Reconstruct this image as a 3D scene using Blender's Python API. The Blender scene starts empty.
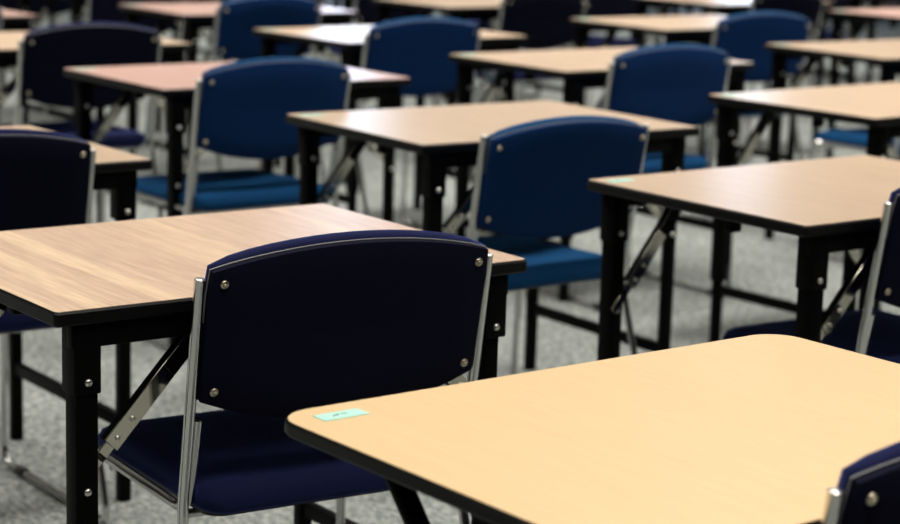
import bpy, bmesh, math, random
from mathutils import Vector, Matrix
random.seed(4)
PI = math.pi
SC = bpy.context.scene
COL = SC.collection

# ------------------------------------------------------------------ materials
def new_mat(name):
    m = bpy.data.materials.new(name); m.use_nodes = True
    nt = m.node_tree
    return m, nt, nt.nodes['Principled BSDF']

def plain(name, col, rough=.5, metal=0., coat=0., spec=.5):
    m, nt, b = new_mat(name)
    b.inputs['Base Color'].default_value = (*col, 1)
    b.inputs['Roughness'].default_value = rough
    b.inputs['Metallic'].default_value = metal
    b.inputs['Coat Weight'].default_value = coat
    b.inputs['Specular IOR Level'].default_value = spec
    return m

def N(nt, t, **kw):
    n = nt.nodes.new(t)
    for k, v in kw.items():
        if k in n.inputs: n.inputs[k].default_value = v
        else: setattr(n, k, v)
    return n

def fabric(name, col, edge, sheen=.35):
    m, nt, b = new_mat(name)
    tc = N(nt, 'ShaderNodeTexCoord')
    w = N(nt, 'ShaderNodeTexNoise', Scale=420., Detail=2.)
    nt.links.new(tc.outputs['Object'], w.inputs['Vector'])
    r = N(nt, 'ShaderNodeValToRGB')
    r.color_ramp.elements[0].position = .3; r.color_ramp.elements[1].position = .7
    r.color_ramp.elements[0].color = (*[c*.82 for c in col], 1)
    r.color_ramp.elements[1].color = (*[c*1.18 for c in col], 1)
    nt.links.new(w.outputs['Fac'], r.inputs['Fac'])
    nt.links.new(r.outputs['Color'], b.inputs['Base Color'])
    b.inputs['Roughness'].default_value = .85
    b.inputs['Specular IOR Level'].default_value = .12
    b.inputs['Sheen Weight'].default_value = sheen
    b.inputs['Sheen Roughness'].default_value = .45
    b.inputs['Sheen Tint'].default_value = (*edge, 1)
    bp = N(nt, 'ShaderNodeBump', Strength=.25, Distance=.001)
    nt.links.new(w.outputs['Fac'], bp.inputs['Height'])
    nt.links.new(bp.outputs['Normal'], b.inputs['Normal'])
    return m

def laminate(name, light, dark, streak, contrast, rough=.32):
    """wood-print laminate, grain along the local Y (depth) of the desk"""
    m, nt, b = new_mat(name)
    tc = N(nt, 'ShaderNodeTexCoord')
    mp = N(nt, 'ShaderNodeMapping')
    mp.inputs['Scale'].default_value = (1, .045, 1)
    nt.links.new(tc.outputs['Object'], mp.inputs['Vector'])
    oi = N(nt, 'ShaderNodeObjectInfo')
    ad = N(nt, 'ShaderNodeVectorMath', operation='ADD')
    nt.links.new(mp.outputs['Vector'], ad.inputs[0])
    mu = N(nt, 'ShaderNodeMath', operation='MULTIPLY'); mu.inputs[1].default_value = 7.
    nt.links.new(oi.outputs['Random'], mu.inputs[0])
    nt.links.new(mu.outputs[0], ad.inputs[1])
    n1 = N(nt, 'ShaderNodeTexNoise', Scale=80., Detail=4., Roughness=.65)
    n2 = N(nt, 'ShaderNodeTexNoise', Scale=280., Detail=2.)
    n3 = N(nt, 'ShaderNodeTexNoise', Scale=24., Detail=1.)
    for n in (n1, n2, n3): nt.links.new(ad.outputs[0], n.inputs['Vector'])
    r1 = N(nt, 'ShaderNodeValToRGB')
    r1.color_ramp.elements[0].position = .35; r1.color_ramp.elements[1].position = .65
    r1.color_ramp.elements[0].color = (*dark, 1); r1.color_ramp.elements[1].color = (*light, 1)
    nt.links.new(n1.outputs['Fac'], r1.inputs['Fac'])
    # thin pale streaks
    r3 = N(nt, 'ShaderNodeValToRGB')
    r3.color_ramp.elements[0].position = .56; r3.color_ramp.elements[1].position = .70
    r3.color_ramp.elements[0].color = (0, 0, 0, 1); r3.color_ramp.elements[1].color = (contrast,)*3+(1,)
    nt.links.new(n3.outputs['Fac'], r3.inputs['Fac'])
    mx = N(nt, 'ShaderNodeMix', data_type='RGBA')
    nt.links.new(r3.outputs['Color'], mx.inputs['Factor'])
    nt.links.new(r1.outputs['Color'], mx.inputs['A'])
    mx.inputs['B'].default_value = (*streak, 1)
    # fine lines
    r2 = N(nt, 'ShaderNodeMapRange'); r2.inputs['From Min'].default_value = .3; r2.inputs['From Max'].default_value = .7
    r2.inputs['To Min'].default_value = 1-.24*contrast; r2.inputs['To Max'].default_value = 1+.16*contrast
    nt.links.new(n2.outputs['Fac'], r2.inputs['Value'])
    mm = N(nt, 'ShaderNodeVectorMath', operation='SCALE')
    nt.links.new(mx.outputs['Result'], mm.inputs[0]); nt.links.new(r2.outputs['Result'], mm.inputs['Scale'])
    nt.links.new(mm.outputs[0], b.inputs['Base Color'])
    b.inputs['Roughness'].default_value = rough
    b.inputs['Specular IOR Level'].default_value = .5
    return m

def carpet():
    m, nt, b = new_mat('carpet')
    tc = N(nt, 'ShaderNodeTexCoord')
    mp = N(nt, 'ShaderNodeMapping'); mp.inputs['Rotation'].default_value = (0, 0, -.64); mp.inputs['Scale'].default_value = (1, .55, 1)
    nt.links.new(tc.outputs['Object'], mp.inputs['Vector'])
    n1 = N(nt, 'ShaderNodeTexNoise', Scale=70., Detail=5., Roughness=.75)
    n2 = N(nt, 'ShaderNodeTexNoise', Scale=5., Detail=2.)
    v = N(nt, 'ShaderNodeTexVoronoi', Scale=120.)
    for n in (n1, n2, v): nt.links.new(mp.outputs['Vector'], n.inputs['Vector'])
    r = N(nt, 'ShaderNodeValToRGB')
    e = r.color_ramp.elements
    e[0].position = .35; e[0].color = (.076, .090, .088, 1)
    e[1].position = .67; e[1].color = (.44, .44, .415, 1)
    k = r.color_ramp.elements.new(.5); k.color = (.205, .226, .216, 1)
    nt.links.new(n1.outputs['Fac'], r.inputs['Fac'])
    mr = N(nt, 'ShaderNodeMapRange'); mr.inputs['From Min'].default_value = .3; mr.inputs['From Max'].default_value = .7
    mr.inputs['To Min'].default_value = .85; mr.inputs['To Max'].default_value = 1.12
    nt.links.new(n2.outputs['Fac'], mr.inputs['Value'])
    mm = N(nt, 'ShaderNodeVectorMath', operation='SCALE')
    nt.links.new(r.outputs['Color'], mm.inputs[0]); nt.links.new(mr.outputs['Result'], mm.inputs['Scale'])
    nt.links.new(mm.outputs[0], b.inputs['Base Color'])
    b.inputs['Roughness'].default_value = .95
    b.inputs['Specular IOR Level'].default_value = .1
    bp = N(nt, 'ShaderNodeBump', Strength=.6, Distance=.006)
    nt.links.new(n1.outputs['Fac'], bp.inputs['Height']); nt.links.new(bp.outputs['Normal'], b.inputs['Normal'])
    return m

def plaster(name, col, rough=.8):
    m, nt, b = new_mat(name)
    tc = N(nt, 'ShaderNodeTexCoord')
    n = N(nt, 'ShaderNodeTexNoise', Scale=3., Detail=4.)
    nt.links.new(tc.outputs['Object'], n.inputs['Vector'])
    r = N(nt, 'ShaderNodeValToRGB')
    r.color_ramp.elements[0].color = (*[c*.9 for c in col], 1); r.color_ramp.elements[1].color = (*[c*1.1 for c in col], 1)
    nt.links.new(n.outputs['Fac'], r.inputs['Fac']); nt.links.new(r.outputs['Color'], b.inputs['Base Color'])
    b.inputs['Roughness'].default_value = rough
    b.inputs['Specular IOR Level'].default_value = .2
    return m

def daylight(name, col, s):
    m = bpy.data.materials.new(name); m.use_nodes = True
    nt = m.node_tree; nt.nodes.clear()
    o = nt.nodes.new('ShaderNodeOutputMaterial'); e = nt.nodes.new('ShaderNodeEmission')
    e.inputs['Color'].default_value = (*col, 1); e.inputs['Strength'].default_value = s
    nt.links.new(e.outputs[0], o.inputs['Surface'])
    return m

M = dict(
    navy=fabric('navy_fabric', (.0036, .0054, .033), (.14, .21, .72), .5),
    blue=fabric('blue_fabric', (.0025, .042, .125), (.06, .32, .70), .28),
    navy_shade=fabric('navy_back_fabric', (.0008, .0011, .0105), (.10, .10, .3), .0),  # shaded copy of the navy, shade on the chair backs put into the colour
    blue_shade=fabric('blue_back_fabric', (.0010, .020, .085), (.08, .2, .45), .0),  # same for the blue: darker copy carries the shade of the backs
    wood=laminate('striped_laminate', (.59, .43, .32), (.49, .345, .255), (.69, .53, .36), .7),
    wood2=laminate('beige_laminate', (.53, .40, .285), (.48, .355, .25), (.58, .45, .32), .45),
    pink=laminate('pink_reflection_laminate', (.57, .375, .32), (.50, .32, .265), (.61, .44, .36), .45),  # pink reflected from the reddish walls is mixed into this laminate colour
    maple=laminate('pale_maple_laminate', (.62, .445, .25), (.60, .43, .24), (.63, .455, .26), .2, .42),
    rim=plain('black_rim_plastic', (.0020, .0021, .0025), .42, spec=.17),
    steel=plain('black_painted_steel', (.0010, .0010, .0011), .5, spec=.06),
    chrome=plain('chrome', (.60, .60, .59), .19, 1.),
    zinc=plain('zinc_plated_steel', (.52, .50, .43), .12, 1.),
    bolt=plain('nickel_bolt', (.72, .70, .66), .28, 1.),
    brass=plain('dull_brass_screw', (.52, .47, .36), .32, 1.),
    piping=plain('grey_piping', (.16, .16, .17), .5),
    glide=plain('black_glide_plastic', (.012, .012, .012), .5),
    sticker=plain('mint_paper', (.34, .62, .54), .7),
    ink=plain('dark_ink', (.10, .13, .17), .7),
    carpet=carpet(),
    wall=plaster('warm_painted_wall', (.20, .145, .12)),
    dark=plaster('darkened_front_wall', (.05, .045, .045)),  # unseen front wall, darkened so that the metal reflects something dark
    ceil=plaster('ceiling_board', (.55, .53, .5)),
    frame=plain('window_frame_paint', (.45, .45, .45), .5),
    pane=daylight('daylight_pane', (.50, .70, 1.0), 20.),
)

# ------------------------------------------------------------------ mesh helpers
def finish(name, bm, mat, parent=None, smooth=True, sharp=40):
    bmesh.ops.recalc_face_normals(bm, faces=bm.faces)
    me = bpy.data.meshes.new(name); bm.to_mesh(me); bm.free()
    for m in (mat if isinstance(mat, (list, tuple)) else [mat]): me.materials.append(m)
    if smooth:
        for p in me.polygons: p.use_smooth = True
        me.set_sharp_from_angle(angle=math.radians(sharp))
    o = bpy.data.objects.new(name, me); COL.objects.link(o)
    if parent: o.parent = parent
    return o

def box(bm, x0, x1, y0, y1, z0, z1, bev=0., seg=2, mat=None):
    r = bmesh.ops.create_cube(bm, size=1., matrix=mat or Matrix.Translation(((x0+x1)/2, (y0+y1)/2, (z0+z1)/2)) @ Matrix.Diagonal((abs(x1-x0), abs(y1-y0), abs(z1-z0), 1)))
    if bev:
        es = set()
        for v in r['verts']: es.update(v.link_edges)
        bmesh.ops.bevel(bm, geom=list(es), offset=bev, segments=seg, profile=.5, affect='EDGES')
    return bm

def fillet(pts, rad, n=5):
    """round the corners of a polyline; rad is one number or one per point"""
    P = [Vector(p) for p in pts]; out = [P[0]]
    for i in range(1, len(P)-1):
        r = rad[i] if isinstance(rad, (list, tuple)) else rad
        a, b, c = P[i-1], P[i], P[i+1]
        u, v = (a-b), (c-b)
        t = min(r, u.length*.48, v.length*.48)
        p0, p1 = b+u.normalized()*t, b+v.normalized()*t
        for k in range(n+1):
            s = k/n
            out.append(p0*(1-s)**2 + b*2*s*(1-s) + p1*s*s)
    out.append(P[-1]); return out

def tube(bm, pts, r, n=10, flat=1., cap=True):
    P = [Vector(p) for p in pts]
    T = []
    for i in range(len(P)):
        a = P[max(i-1, 0)]; b = P[min(i+1, len(P)-1)]
        T.append((b-a).normalized())
    ref = Vector((1, 0, 0)) if abs(T[0].x) < .8 else Vector((0, 1, 0))
    u = (ref - T[0]*ref.dot(T[0])).normalized()
    rings = []
    for i, p in enumerate(P):
        u = (u - T[i]*u.dot(T[i])).normalized(); w = T[i].cross(u)
        rings.append([bm.verts.new(p + u*math.cos(2*PI*k/n)*r*flat + w*math.sin(2*PI*k/n)*r) for k in range(n)])
    for a, b in zip(rings, rings[1:]):
        for k in range(n): bm.faces.new((a[k], a[(k+1) % n], b[(k+1) % n], b[k]))
    if cap:
        bm.faces.new(rings[0][::-1]); bm.faces.new(rings[-1])
    return bm

def dome(bm, c, axis, r, h, n=12, rim=.25):
    """round bolt head: low cylinder with a domed cap"""
    a = Vector(axis).normalized()
    u = a.orthogonal().normalized(); w = a.cross(u); c = Vector(c)
    prof = [(r, 0), (r, h*rim)] + [(r*math.cos(t*PI/2/4), h*rim + h*(1-rim)*math.sin(t*PI/2/4)) for t in range(1, 4)]
    rings = [[bm.verts.new(c+a*z+(u*math.cos(2*PI*k/n)+w*math.sin(2*PI*k/n))*q) for k in range(n)] for q, z in prof]
    for A, B in zip(rings, rings[1:]):
        for k in range(n): bm.faces.new((A[k], A[(k+1) % n], B[(k+1) % n], B[k]))
    top = bm.verts.new(c+a*h)
    for k in range(n): bm.faces.new((rings[-1][k], rings[-1][(k+1) % n], top))
    bm.faces.new(rings[0][::-1])
    return bm

def rrect(x0, x1, y0, y1, r, n=6):
    out = []
    for cx, cy, a0 in ((x1-r, y1-r, 0), (x0+r, y1-r, 90), (x0+r, y0+r, 180), (x1-r, y0+r, 270)):
        for k in range(n+1):
            a = math.radians(a0+90*k/n); out.append((cx+r*math.cos(a), cy+r*math.sin(a)))
    return out

def prism(bm, outline, z0, z1, bev=0., seg=2):
    lo = [bm.verts.new((x, y, z0)) for x, y in outline]; hi = [bm.verts.new((x, y, z1)) for x, y in outline]
    n = len(outline)
    f1 = bm.faces.new(lo[::-1]); f2 = bm.faces.new(hi)
    for k in range(n): bm.faces.new((lo[k], lo[(k+1) % n], hi[(k+1) % n], hi[k]))
    if bev: bmesh.ops.bevel(bm, geom=list(f1.edges)+list(f2.edges), offset=bev, segments=seg, profile=.5, affect='EDGES')
    return bm

def rings_solid(bm, rings):
    """closed solid through a list of equally long vertex rings (first and last are capped)"""
    R = [[bm.verts.new(p) for p in ring] for ring in rings]; n = len(R[0])
    for A, B in zip(R, R[1:]):
        for k in range(n): bm.faces.new((A[k], A[(k+1) % n], B[(k+1) % n], B[k]))
    for ring, rev in ((R[0], True), (R[-1], False)):
        c = bm.verts.new(sum((v.co for v in ring), Vector())/n)
        for k in range(n): bm.faces.new((ring[k], ring[(k+1) % n], c))
    return bm

def children(o): return [c for c in bpy.data.objects if c.parent is o]
def copy_tree(o, parent=None, swap=None):
    c = o.copy(); COL.objects.link(c); c.parent = parent
    if swap and c.type == 'MESH' and c.data in swap: c.data = swap[c.data]
    for ch in KIDS[o.name]: copy_tree(ch, c, swap)
    return c

def empty(name):
    o = bpy.data.objects.new(name, None); COL.objects.link(o); o.empty_display_size = .05
    return o

# ------------------------------------------------------------------ desk (0.80 x 0.587 x 0.72)
W, D, H = .808, .594, .72
RIMH = .0215
def top_parts(root, mat, rad, RIMH=RIMH):
    # laminate face and the black rim that wraps it
    bm = bmesh.new(); prism(bm, rrect(-W/2+.0025, W/2-.0025, -D/2+.0025, D/2-.0025, rad), H-RIMH+.003, H, .0006, 1)
    finish('tabletop', bm, mat, root, sharp=30)
    bm = bmesh.new()
    prof = [(.010, H-RIMH), (.0025, H-RIMH), (0, H-RIMH+.003), (0, H-.004), (.0028, H-.0004)]
    rings = [[(x, y, z) for x, y in rrect(-W/2+i, W/2-i, -D/2+i, D/2-i, max(rad-i*.3, .004))] for i, z in prof]
    R = [[bm.verts.new(p) for p in r] for r in rings]; n = len(R[0])
    for A, B in zip(R, R[1:]):
        for k in range(n): bm.faces.new((A[k], A[(k+1) % n], B[(k+1) % n], B[k]))
    bm.faces.new(R[0][::-1])
    finish('edge_band', bm, M['rim'], root, sharp=35)

def sticker(root, dx=0., dy=0.):
    x, y = -W/2+.050+dx, D/2-.045+dy
    bm = bmesh.new(); box(bm, x-.030, x+.030, y-.0125, y+.0125, H+.0001, H+.0009)
    s = finish('seat_label', bm, M['sticker'], root, smooth=False); s['label'] = 'mint green paper seat label'
    bm = bmesh.new()
    for px, py, a, l in ((-.010, .0, .9, .007), (-.006, .001, -.2, .006), (-.004, .002, .9, .007), (.004, .003, .2, .008), (.007, .001, .9, .005)):
        mt = Matrix.Translation((x+px, y+py, H+.00105)) @ Matrix.Rotation(a, 4, 'Z') @ Matrix.Diagonal((l, .0016, .0003, 1))
        box(bm, 0, 0, 0, 0, 0, 0, mat=mt)
    finish('handwriting', bm, M['ink'], s, smooth=False)

def make_leg(root, sx, sy):
    cx, cy = sx*(W/2-.053), sy*(D/2-.030)
    left = sx < 0
    bm = bmesh.new()
    if left:
        box(bm, cx-.0170, cx+.0170, cy-.0170, cy+.0170, .195, .62, .0025)
        box(bm, cx-.0125, cx+.0125, cy-.0125, cy+.0125, .0, .21, .002)
    else:
        box(bm, cx-.0125, cx+.0125, cy-.0125, cy+.0125, .0, .62, .002)
    leg = finish('leg', bm, M['steel'], root)
    bm = bmesh.new(); box(bm, cx-.0205, cx+.0205, cy-.0205, cy+.0205, .597, H-RIMH, .003)
    sl = finish('leg_sleeve', bm, M['steel'], leg)
    h = .0170 if left else .0125
    for z, off in ((.615, .0205), (.458, h)):
        bm = bmesh.new(); dome(bm, (cx, cy-off, z), (0, -1, 0), .0058, .0050)
        finish('bolt', bm, M['bolt'], leg)

def make_brace(root, sx, sy):
    """folding stay: zinc channel from under the top down to a flat strap bolted on the leg"""
    if sy < 0: y, p, q = -D/2+.036, (.083, .500), (.284, .716)
    else: y, p, q = D/2-.057, (.062, .495), (.236, .716)
    a = Vector((sx*(W/2-p[0]), y, p[1])); b = Vector((sx*(W/2-q[0]), y, q[1]))
    dirv = (b-a).normalized(); nrm = Vector((0, 1, 0)); side = dirv.cross(nrm).normalized()
    def obox(bm, s0, s1, n0, n1, w0, w1, bev=.0008):
        L = (b-a).length
        c = a + dirv*((s0+s1)/2) + nrm*((n0+n1)/2) + side*((w0+w1)/2)
        mt = Matrix((dirv, nrm, side)).transposed().to_4x4(); mt.translation = c
        box(bm, 0, 0, 0, 0, 0, 0, bev, 1, mt @ Matrix.Diagonal((s1-s0, n1-n0, w1-w0, 1)))
    L = (b-a).length
    bm = bmesh.new()
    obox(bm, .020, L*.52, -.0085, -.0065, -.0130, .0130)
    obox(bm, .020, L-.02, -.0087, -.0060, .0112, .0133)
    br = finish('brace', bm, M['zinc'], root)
    bm = bmesh.new(); obox(bm, L*.52, L-.02, -.0084, -.0065, -.0130, .0127)  # upper web painted black for the dark reflection in the metal; flanges black too
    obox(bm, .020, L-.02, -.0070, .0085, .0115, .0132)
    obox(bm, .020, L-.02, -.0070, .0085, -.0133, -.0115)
    up = finish('brace_dark_faces', bm, M['steel'], br); up['label'] = 'black faces of the stay, dark reflection painted on its upper half'
    bm = bmesh.new(); obox(bm, -.006, .070, -.005, -.002, -.0085, .0085)
    obox(bm, -.045, .004, -.005, -.002, -.0085, .0085)
    finish('brace_strap', bm, M['zinc'], br)
    for s in (.034, .068):
        bm = bmesh.new(); dome(bm, a+dirv*s+nrm*(-.0085), (0, -1, 0), .0040, .0040)
        finish('rivet', bm, M['bolt'], br)
    # black hanger under the top that takes the upper end
    bm = bmesh.new(); box(bm, b.x-.022, b.x+.022, y-.012, y+.012, H-RIMH-.030, H-RIMH, .002)
    finish('brace_hanger', bm, M['steel'], root)

def make_desk(mat, rad=.007):
    root = empty('exam_desk')
    top_parts(root, mat, rad)
    for sy in (-1, 1):
        bm = bmesh.new(); yy = sy*(D/2-.020)
        box(bm, -W/2+.030, W/2-.030, yy-.009, yy+.009, H-.057, H-RIMH, .002)
        finish('apron', bm, M['steel'], root)
    for sx in (-1, 1):
        for sy in (-1, 1): make_leg(root, sx, sy)
        bm = bmesh.new(); cx = sx*(W/2-.053)
        box(bm, cx-.009, cx+.009, -D/2+.038, D/2-.038, .155, .183, .002)
        finish('crossbar', bm, M['steel'], root)
        bm = bmesh.new()
        box(bm, cx-.012, cx+.012, -.075, -.050, H-RIMH-.030, H-RIMH, .003)
        finish('latch', bm, M['steel'], root)
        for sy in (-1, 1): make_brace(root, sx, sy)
    sticker(root)
    return root

# ------------------------------------------------------------------ front maple table (T-leg ends with diagonal struts)
def make_table():
    root = empty('exam_table')
    top_parts(root, M['maple'], .044, .0175)
    for sx in (-1, 1):
        cx = sx*(W/2-.095)
        bm = bmesh.new(); box(bm, cx-.018, cx+.018, -.022, .022, .02, H-RIMH-.02, .003)
        finish('column', bm, M['steel'], root)
        bm = bmesh.new(); box(bm, cx-.02, cx+.02, -D/2+.03, D/2-.05, H-RIMH-.028, H-RIMH, .003)
        finish('top_rail', bm, M['steel'], root)
        bm = bmesh.new(); box(bm, cx-.024, cx+.024, -.25, .25, 0, .030, .006)
        finish('foot_bar', bm, M['steel'], root)
        for sy in (-1, 1):
            bm = bmesh.new()
            tube(bm, [(cx, sy*.200, H-RIMH-.02), (cx, sy*.012, .47)], .0135, 12)
            finish('strut', bm, M['steel'], root)
    bm = bmesh.new(); box(bm, -W/2+.10, W/2-.10, -.012, .012, .50, .56, .003)
    finish('stretcher', bm, M['steel'], root)
    sticker(root, .016, .0)
    return root

# ------------------------------------------------------------------ chair
TILT = math.atan2(.0317, .1596)
BU = Vector((0, -math.sin(TILT), math.cos(TILT)))        # up along the back
BN = Vector((0, math.cos(TILT), math.sin(TILT)))         # out of the back towards the sitter
B0 = Vector((0, 0, .7516))                               # level of the upper screws, rear face
def bpt(x, s, n):
    n2 = n - .010*(1-(x/.225)**2)                        # the back is hollowed for the sitter
    return B0 + Vector((x, 0, 0)) + BU*s + BN*n2
def back_outline(inset=0., m=14):
    hw = .2255-inset; top_c, top_m = .017-inset, .048-inset; bot_c, bot_m = -.178+inset, -.221+inset
    pts = []
    for k in range(m+1):                                 # top arc, right to left
        x = hw - 2*hw*k/m; pts.append((x*(1 if abs(x) < hw-.0001 else .985), top_m-(top_m-top_c)*(abs(x)/hw)**2.0))
    for k in range(1, 5): pts.append((-hw*(1-.002*k), top_c+(bot_c-top_c)*k/5))
    for k in range(m+1):
        x = -hw*.988+2*hw*.988*k/m; pts.append((x, bot_m-(bot_m-bot_c)*(abs(x)/(hw*.988))**2.1))
    for k in range(4, 0, -1): pts.append((hw*(1-.002*k), top_c+(bot_c-top_c)*k/5))
    return pts
def bring(inset, n, lift=0.):
    out = []
    for x, s in back_outline(inset):
        k = min(1, max(0, (s+.15)/.17)); e = min(1, abs(x)/.2255)**8      # padding is rounded off at the corners
        out.append(bpt(x*(1-.010*e*k*lift/.0095), s+lift*k*(1-.9*e), n))
    return out

def make_chair(fab, fab_back):
    root = empty('stacking_chair')
    bm = bmesh.new()
    rings_solid(bm, [bring(.10, 0), bring(.05, 0), bring(.003, 0), bring(.0, .002), bring(.0, .010), bring(.003, .012), bring(.05, .012), bring(.1, .012)])
    sh = finish('back_shell', bm, fab_back, root, sharp=50)
    bm = bmesh.new()
    rings_solid(bm, [bring(.10, .012), bring(.012, .012), bring(.001, .0130), bring(-.0015, .017, .003), bring(-.001, .024, .007), bring(.003, .032, .0095), bring(.011, .038, .009), bring(.04, .042, .004), bring(.10, .042)])
    finish('back_cushion', bm, fab, root, sharp=60)
    o = back_outline(-.0008)
    bm = bmesh.new(); tube(bm, [bpt(x, s, .0122) for x, s in [o[-1]]+o[:17]], .0012, 6)
    finish('piping', bm, M['piping'], sh)
    for sx in (-1, 1):
        for s in (0., -.1626):
            bm = bmesh.new(); c = bpt(sx*.2055, s, 0)
            dome(bm, c, -BN, .0066, .0042, 14, .3)
            dome(bm, c-BN*.0040, -BN, .0026, .0016, 8)
            finish('screw', bm, M['brass'], sh)
    # seat: padded cushion on a thin pan
    def so(i, n=7): return rrect(-.210+i, .210-i, .045+i, .472-i, max(.032-i*.3, .012), n)
    def sring(i, z, dip=0., droop=0.):
        r = []
        for x, y in so(i):
            zz = z + .003 - dip*(1-(x/.22)**2)*(1-((y-.25)/.22)**2)
            zz -= .010*max(0, (y-.36)/.1)**2                      # waterfall front
            zz -= droop*(1-(x/.21)**2)*max(0, (.14-y)/.09)        # sagging rear edge
            r.append((x, y, zz))
        return r
    bm = bmesh.new()
    rings_solid(bm, [sring(.14, .401), sring(.03, .402, 0, .010), sring(.006, .405, 0, .015), sring(.0, .412, 0, .014), sring(.0, .426, 0, .010), sring(.005, .437, 0, .006), sring(.016, .443), sring(.04, .446, .001), sring(.09, .445, .004), sring(.14, .443, .008)])
    st = finish('seat', bm, fab, root, sharp=60)
    bm = bmesh.new(); rings_solid(bm, [sring(.14, .392), sring(.03, .392), sring(.012, .396), sring(.012, .402), sring(.14, .402)])
    finish('seat_pan', bm, M['glide'], st)
    for sx in (-1, 1):
        X = sx*.2335; xi = sx*.2190
        path = fillet([(X, .017, .757), (X, .076, .385), (X, -.050, .010), (X, .462, .010), (X, .446, .402), (xi, .410, .4035), (xi, .085, .4035), (xi, .055, .548)],
                      [0, .05, .045, .05, .05, .03, .045, 0], 6)
        bm = bmesh.new(); tube(bm, path, .0080, 12)
        fr = finish('side_frame', bm, M['chrome'], root, sharp=60)
        # cap on the top end of the tube
        bm = bmesh.new(); dome(bm, (X, .0168, .7565), (0, -.17, .985), .0079, .0030, 12)
        finish('tube_cap', bm, M['bolt'], fr)
        for y in (.365, .03):
            bm = bmesh.new(); tube(bm, [(X, y-.014, .0115), (X, y+.014, .0115)], .0112, 10)
            finish('glide', bm, M['glide'], fr)
    for y in (.385, .12):
        bm = bmesh.new(); tube(bm, [(-.214, y, .389), (.214, y, .389)], .007, 10)
        finish('cross_tube', bm, M['chrome'], root)
    return root

# ------------------------------------------------------------------ the setting
RZ = .6465
def grid(a, b, z=0.):                        # point given along the rows (a) and along the columns (b)
    c, s = math.cos(RZ), math.sin(RZ)
    return Vector((a*c-b*s, a*s+b*c, z))
A0_, A1_, B0_, B1_, ZC = -5.2, 16.4, -4.2, 19.4, 3.8
def struct(name, bm, mat, **k):
    o = finish(name, bm, mat, None, smooth=False); o.rotation_euler = (0, 0, RZ); o['kind'] = 'structure'; return o
bm = bmesh.new(); box(bm, A0_, A1_, B0_, B1_, -.10, 0); struct('floor', bm, M['carpet'])
bm = bmesh.new(); box(bm, A0_-.2, A1_+.2, B0_-.2, B1_+.2, ZC, ZC+.15); struct('ceiling', bm, M['ceil'])
bm = bmesh.new(); box(bm, A0_-.15, A0_, B0_-.15, B1_+.15, 0, ZC); struct('wall_left', bm, M['wall'])
bm = bmesh.new(); box(bm, A0_-.15, A1_+.15, B0_-.15, B0_, 0, ZC); struct('wall_front', bm, M['dark'])

def wall_with_slot(name, axis, lo, hi, at, s0, s1, z0, z1):
    """wall slab with one tall window opening; axis 'a' runs along the rows, 'b' along the columns"""
    bm = bmesh.new()
    def bb(u0, u1, za, zb):
        if axis == 'a': box(bm, u0, u1, at, at+.15, za, zb)
        else: box(bm, at, at+.15, u0, u1, za, zb)
    bb(lo, s0, 0, ZC); bb(s1, hi, 0, ZC); bb(s0, s1, 0, z0); bb(s0, s1, z1, ZC)
    struct(name, bm, M['wall'])
def window(name, axis, at, s0, s1, z0, z1):
    bm = bmesh.new(); t = .05
    def bb(u0, u1, za, zb, d0=.03, d1=.11):
        if axis == 'a': box(bm, u0, u1, at+d0, at+d1, za, zb)
        else: box(bm, at+d0, at+d1, u0, u1, za, zb)
    bb(s0, s0+t, z0, z1); bb(s1-t, s1, z0, z1); bb(s0+t, s1-t, z0, z0+t); bb(s0+t, s1-t, z1-t, z1)
    o = struct(name, bm, M['frame'])
    bm = bmesh.new(); bb(s0+t, s1-t, z0+t, z1-t, .06, .075)
    g = finish('pane', bm, M['pane'], o, smooth=False)
def hit(az):
    """where a level sight line at this azimuth meets the two far walls"""
    th = math.radians(az); c, s = math.cos(RZ), math.sin(RZ)
    da, db = c*math.sin(th)+s*math.cos(th), -s*math.sin(th)+c*math.cos(th)
    return ('a', da/db*B1_) if da/db*B1_ < A1_ else ('b', db/da*A1_)
Z0, Z1 = .9, 2.5
ax, u = hit(-3.1); print('window 1', ax, u)
wall_with_slot('wall_back', 'a', A0_-.15, A1_+.15, B1_, u-.70, u+.70, Z0, Z1); window('window_1', 'a', B1_, u-.70, u+.70, Z0, Z1)
ax, u = hit(8.0); print('window 2', ax, u)
wall_with_slot('wall_right', 'b', B0_-.15, B1_+.15, A1_, u-.46, u+.46, Z0, Z1); window('window_2', 'b', A1_, u-.46, u+.46, Z0, Z1)

# ------------------------------------------------------------------ ceiling lamps, plus an added fill
def lamp(a, b, e, col=(1., .95, .88), sx=1.8, sy=.7, z=ZC-.06):
    l = bpy.data.lights.new('ceiling_or_fill_lamp', 'AREA'); l.shape = 'RECTANGLE'; l.size = sx; l.size_y = sy
    l.energy = e; l.color = col; l.spread = math.radians(110)   # louvred fittings
    o = bpy.data.objects.new('ceiling_or_fill_lamp', l); COL.objects.link(o); o.location = grid(a, b, z); o.rotation_euler = (0, 0, RZ)
    return o
for a in (-1.4, 1.6, 4.6, 7.6, 10.6):
    for b, e in ((.4, 27), (3.2, 53), (6.2, 69), (9.6, 66), (13.2, 60)):
        if b == 3.2: e = 35 if a < 3 else 68
        lamp(a, b, e)
lamp(1.5, .9, 27, (1., .92, .80), .9, .5)
lamp(-1.2, -2.4, 21, (1., .95, .88))  # unseen fill added behind the camera to brighten rear faces of the seats

w = bpy.data.worlds.new('World'); SC.world = w; w.use_nodes = True
w.node_tree.nodes['Background'].inputs['Color'].default_value = (.5, .55, .6, 1)
w.node_tree.nodes['Background'].inputs['Strength'].default_value = .05

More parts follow.
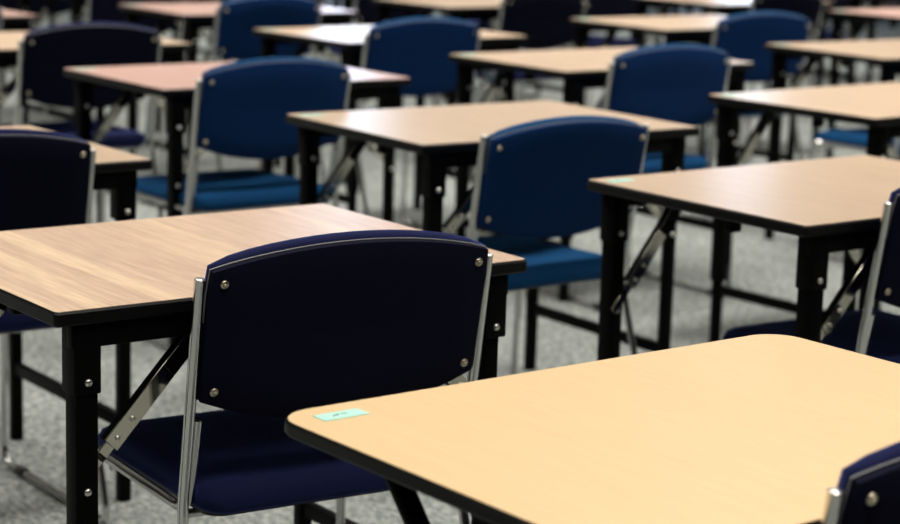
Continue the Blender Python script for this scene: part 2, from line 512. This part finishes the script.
# ------------------------------------------------------------------ furniture placement (near left corner x, y, turn)
DESKS = {'A1':(-0.5245,2.6680,0.6379), 'B2':(-0.0663,4.4373,0.6162), 'B1':(0.6240,3.5318,0.6471), 'A2':(-1.2575,3.6262,0.6331), 'C2':(1.0735,5.1874,0.6842), 'B3':(-0.7675,5.3702,0.6472), 'C3':(0.3333,6.1692,0.6509), 'C4':(-0.3679,6.9542,0.6765), 'D3':(1.4532,6.9376,0.6055), 'D4':(0.8135,7.9375,0.6412), 'C5':(-1.0622,7.9866,0.6109), 'B4':(-1.5107,6.2669,0.6465), 'B5':(-2.2211,7.2575,0.6465), 'D5':(-0.0366,8.8471,0.6465), 'E5':(1.2005,9.5498,0.6465), 'E4':(2.0484,8.9560,0.6465), 'C6':(-1.7023,8.9884,0.6465), 'D6':(-0.5499,9.8489,0.6465), 'E6':(0.6025,10.7095,0.6465), 'F5':(2.4507,10.6509,0.6465)}
FAR = {'B6':(-2.8548,8.1278), 'C7':(-2.3981,9.9076), 'D7':(-1.2456,10.7682), 'E7':(-.0930,11.6287), 'F6':(1.7550,11.5701), 'F7':(1.0595,12.4893), 'G6':(2.9077,12.4307), 'G7':(2.2120,13.3500), 'D8':(-1.9414,11.6874), 'C8':(-3.0938,10.8268)}
CHAIRS = {'A1':(-0.1335,2.8410,0.5560), 'A2':(-0.8850,3.8040,0.6265), 'B1':(0.9750,3.6950,0.6065), 'B2':(0.2610,4.4600,0.6525), 'B3':(-0.4680,5.4100,0.6465), 'B4':(-1.1330,6.3920,0.5905), 'C3':(0.6660,6.2120,0.6065), 'C4':(-0.1030,7.0190,0.6205), 'C5':(-0.7230,8.0080,0.6465), 'D4':(1.1820,7.8360,0.5625), 'A0':(0.5740,1.9500,0.5645), 'B5':(-1.8453,7.3406,0.6465), 'D5':(0.3891,8.9678,0.6465), 'C6':(-1.3964,9.0188,0.6465), 'D6':(-0.2799,9.8523,0.6465), 'E5':(1.5583,9.6193,0.6465), 'E6':(0.8266,10.6782,0.6465), 'D3':(1.7189,6.9270,0.6465), 'F5':(2.8045,10.7299,0.6465)}
TABLE = (0.1720, 1.7240, 0.6645)
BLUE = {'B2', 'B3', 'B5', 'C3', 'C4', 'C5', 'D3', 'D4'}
DMAT = {'B3': 'pink', 'C5': 'pink', 'B5': 'pink', 'E4': 'pink', 'A1': 'wood'}
DLAB = {
 'A1': 'striped wood-top desk with black rim in front of the nearest full navy chair',
 'A2': 'wood-top desk behind the navy chair cut off by the left edge',
 'B1': 'beige wood-top desk with mint corner label at the right, cut off by the frame edge',
 'B2': 'beige wood-top desk in the centre, in front of the nearest bright blue chair',
 'B3': 'pinkish wood-top desk with pale corner label, in front of the blue chair left of centre',
 'B4': 'wood-top desk at the left edge, in front of the far navy chair',
 'B5': 'small pinkish desk end in the top left corner beside a blue chair edge',
 'C2': 'wood-top desk at the right edge with a blue-white glint on its left end',
 'C3': 'beige wood-top desk in front of the blue chair right of centre',
 'C4': 'desk whose left half glares white, in front of the upper middle blue chair',
 'C5': 'pink-toned desk at the top, in front of the uppermost blue chair on the left',
 'C6': 'far desk in front of the navy chair at the top left, mostly above the frame',
 'D3': 'beige desk at the right edge, directly beyond the desk with the blue-white glint',
 'D4': 'narrow-looking beige desk with pale corner label, in front of the upper right blue chair',
 'D5': 'desk at the top edge in front of the navy chair at upper centre',
 'D6': 'far desk whose legs show behind a navy chair at the top edge',
 'E4': 'brownish desk in the upper right corner',
 'E5': 'desk with a bluish glare at the top edge, behind the upper right blue chair',
 'E6': 'farthest desk at the top, only its legs seen beyond the right of centre',
 'F5': 'farthest desk at the upper right corner, above the brownish desk',
}
CLAB = {
 'A0': 'navy chair cut off by the lower right corner, at the pale maple table',
 'A1': 'large navy chair in the foreground, its back with four screws facing the viewer',
 'A2': 'navy chair cut off by the left edge, behind the striped wood desk',
 'B1': 'navy chair cut off by the right edge at the beige desk with mint label',
 'B2': 'bright blue chair in the centre, nearest of the blue chairs',
 'B3': 'blue chair left of centre at the pinkish wood-top desk',
 'B4': 'navy chair at upper left, its back partly behind the pinkish desk',
 'B5': 'blue chair edge at the top left corner of the frame',
 'C3': 'blue chair right of centre, at the desk beyond the central blue chair',
 'C4': 'blue chair at upper middle beside the white-glaring desk',
 'C5': 'blue chair at the top left of centre, with its top cut by the frame',
 'C6': 'navy chair at the top edge, left of the pink-toned desk',
 'D3': 'blue chair off the right edge, its seat corner seen under the glinting desk',
 'D4': 'blue chair at upper right with a rounded top',
 'D5': 'navy chair at the top edge just right of the upper middle blue chair',
 'D6': 'navy chair at the top edge, behind the upper middle blue chair',
 'E5': 'navy chair at the top right, behind the upper right blue chair',
 'E6': 'far navy chair at the top edge between two desks, right of centre',
 'F5': 'farthest chair at the upper right corner, mostly its chrome legs seen',
}

desk0 = make_desk(M['wood2']); chair0 = make_chair(M['navy'], M['navy_shade'])
bpy.context.view_layer.update()
KIDS = {o.name: [] for o in bpy.data.objects}
for o in bpy.data.objects:
    if o.parent: KIDS[o.parent.name].append(o)
def swapped(root, pairs):
    """recoloured copies of the mesh data of a thing"""
    sw = {}
    def walk(o):
        if o.type == 'MESH':
            m = o.data.materials[0]
            if m in pairs:
                d = o.data.copy(); d.materials[0] = pairs[m]; sw[o.data] = d
        for c in KIDS[o.name]: walk(c)
    walk(root); return sw
chair_blue = swapped(chair0, {M['navy']: M['blue'], M['navy_shade']: M['blue_shade']})
desk_var = {'wood': swapped(desk0, {M['wood2']: M['wood']}), 'pink': swapped(desk0, {M['wood2']: M['pink']}), None: None}
def put(o, x, y, r, lx=0., ly=0.):
    c, s = math.cos(r), math.sin(r)
    o.location = (x+lx*c-ly*s, y+lx*s+ly*c, 0); o.rotation_euler = (0, 0, r)
first = True
for k, (x, y, r) in DESKS.items():
    v = DMAT.get(k)
    if k == 'B2': o = desk0
    else: o = copy_tree(desk0, None, desk_var[v])
    put(o, x, y, r, 0.40, .2935)
    o['label'] = DLAB[k]; o['category'] = 'desk'; o['group'] = 'folding exam desks set out in rows'
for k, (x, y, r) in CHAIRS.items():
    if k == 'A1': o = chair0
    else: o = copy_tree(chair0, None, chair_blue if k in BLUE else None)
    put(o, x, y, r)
    if k == 'B2':                            # this back sits a little lower on its posts
        for ch in bpy.data.objects:
            if ch.parent is o and ch.name.startswith('back_'): ch.location.z -= .020
    o['label'] = CLAB[k]; o['category'] = 'chair'; o['group'] = 'chairs drawn up behind the exam desks'
for x, y in FAR.values():
    o = copy_tree(desk0); put(o, x, y, RZ, .40, .2935)
    o['label'] = 'black-legged far desk in the rows above the top edge of the frame'; o['category'] = 'desk'; o['group'] = 'farthest desks beyond the top edge'
    o = copy_tree(chair0); c, sn = math.cos(RZ), math.sin(RZ); put(o, x+.33*c+.16*sn, y+.33*sn-.16*c, RZ)
    o['label'] = 'navy far chair in the rows above the top edge of the frame'; o['category'] = 'chair'; o['group'] = 'farthest chairs beyond the top edge'
t = make_table(); put(t, *TABLE, .40, .2935)
t['label'] = 'pale maple table with rounded corners and mint label in the lower right foreground'; t['category'] = 'table'

# ------------------------------------------------------------------ camera
f, pitch, roll, ch = 2041.9, .191956, .029436, 1.32275
cam = bpy.data.cameras.new('camera'); co = bpy.data.objects.new('camera', cam); COL.objects.link(co)
cam.sensor_fit = 'HORIZONTAL'; cam.sensor_width = 36.; cam.lens = f/900*36.
fw = Vector((0, math.cos(pitch), -math.sin(pitch))); dn = Vector((0, -math.sin(pitch), -math.cos(pitch))); X = Vector((1, 0, 0))
right = X*math.cos(roll) - dn*math.sin(roll); up = -(X*math.sin(roll) + dn*math.cos(roll))
m = Matrix((right, up, -fw)).transposed().to_4x4(); m.translation = (0, 0, ch)
co.matrix_world = m
cam.dof.use_dof = True; cam.dof.focus_distance = 2.72; cam.dof.aperture_fstop = 5.0
cam.clip_start = .05
SC.camera = co
SC.view_settings.view_transform = 'Standard'
SC.view_settings.look = 'None'
SC.view_settings.exposure = 0.
SC.cycles.use_denoising = True
SC.cycles.max_bounces = 8
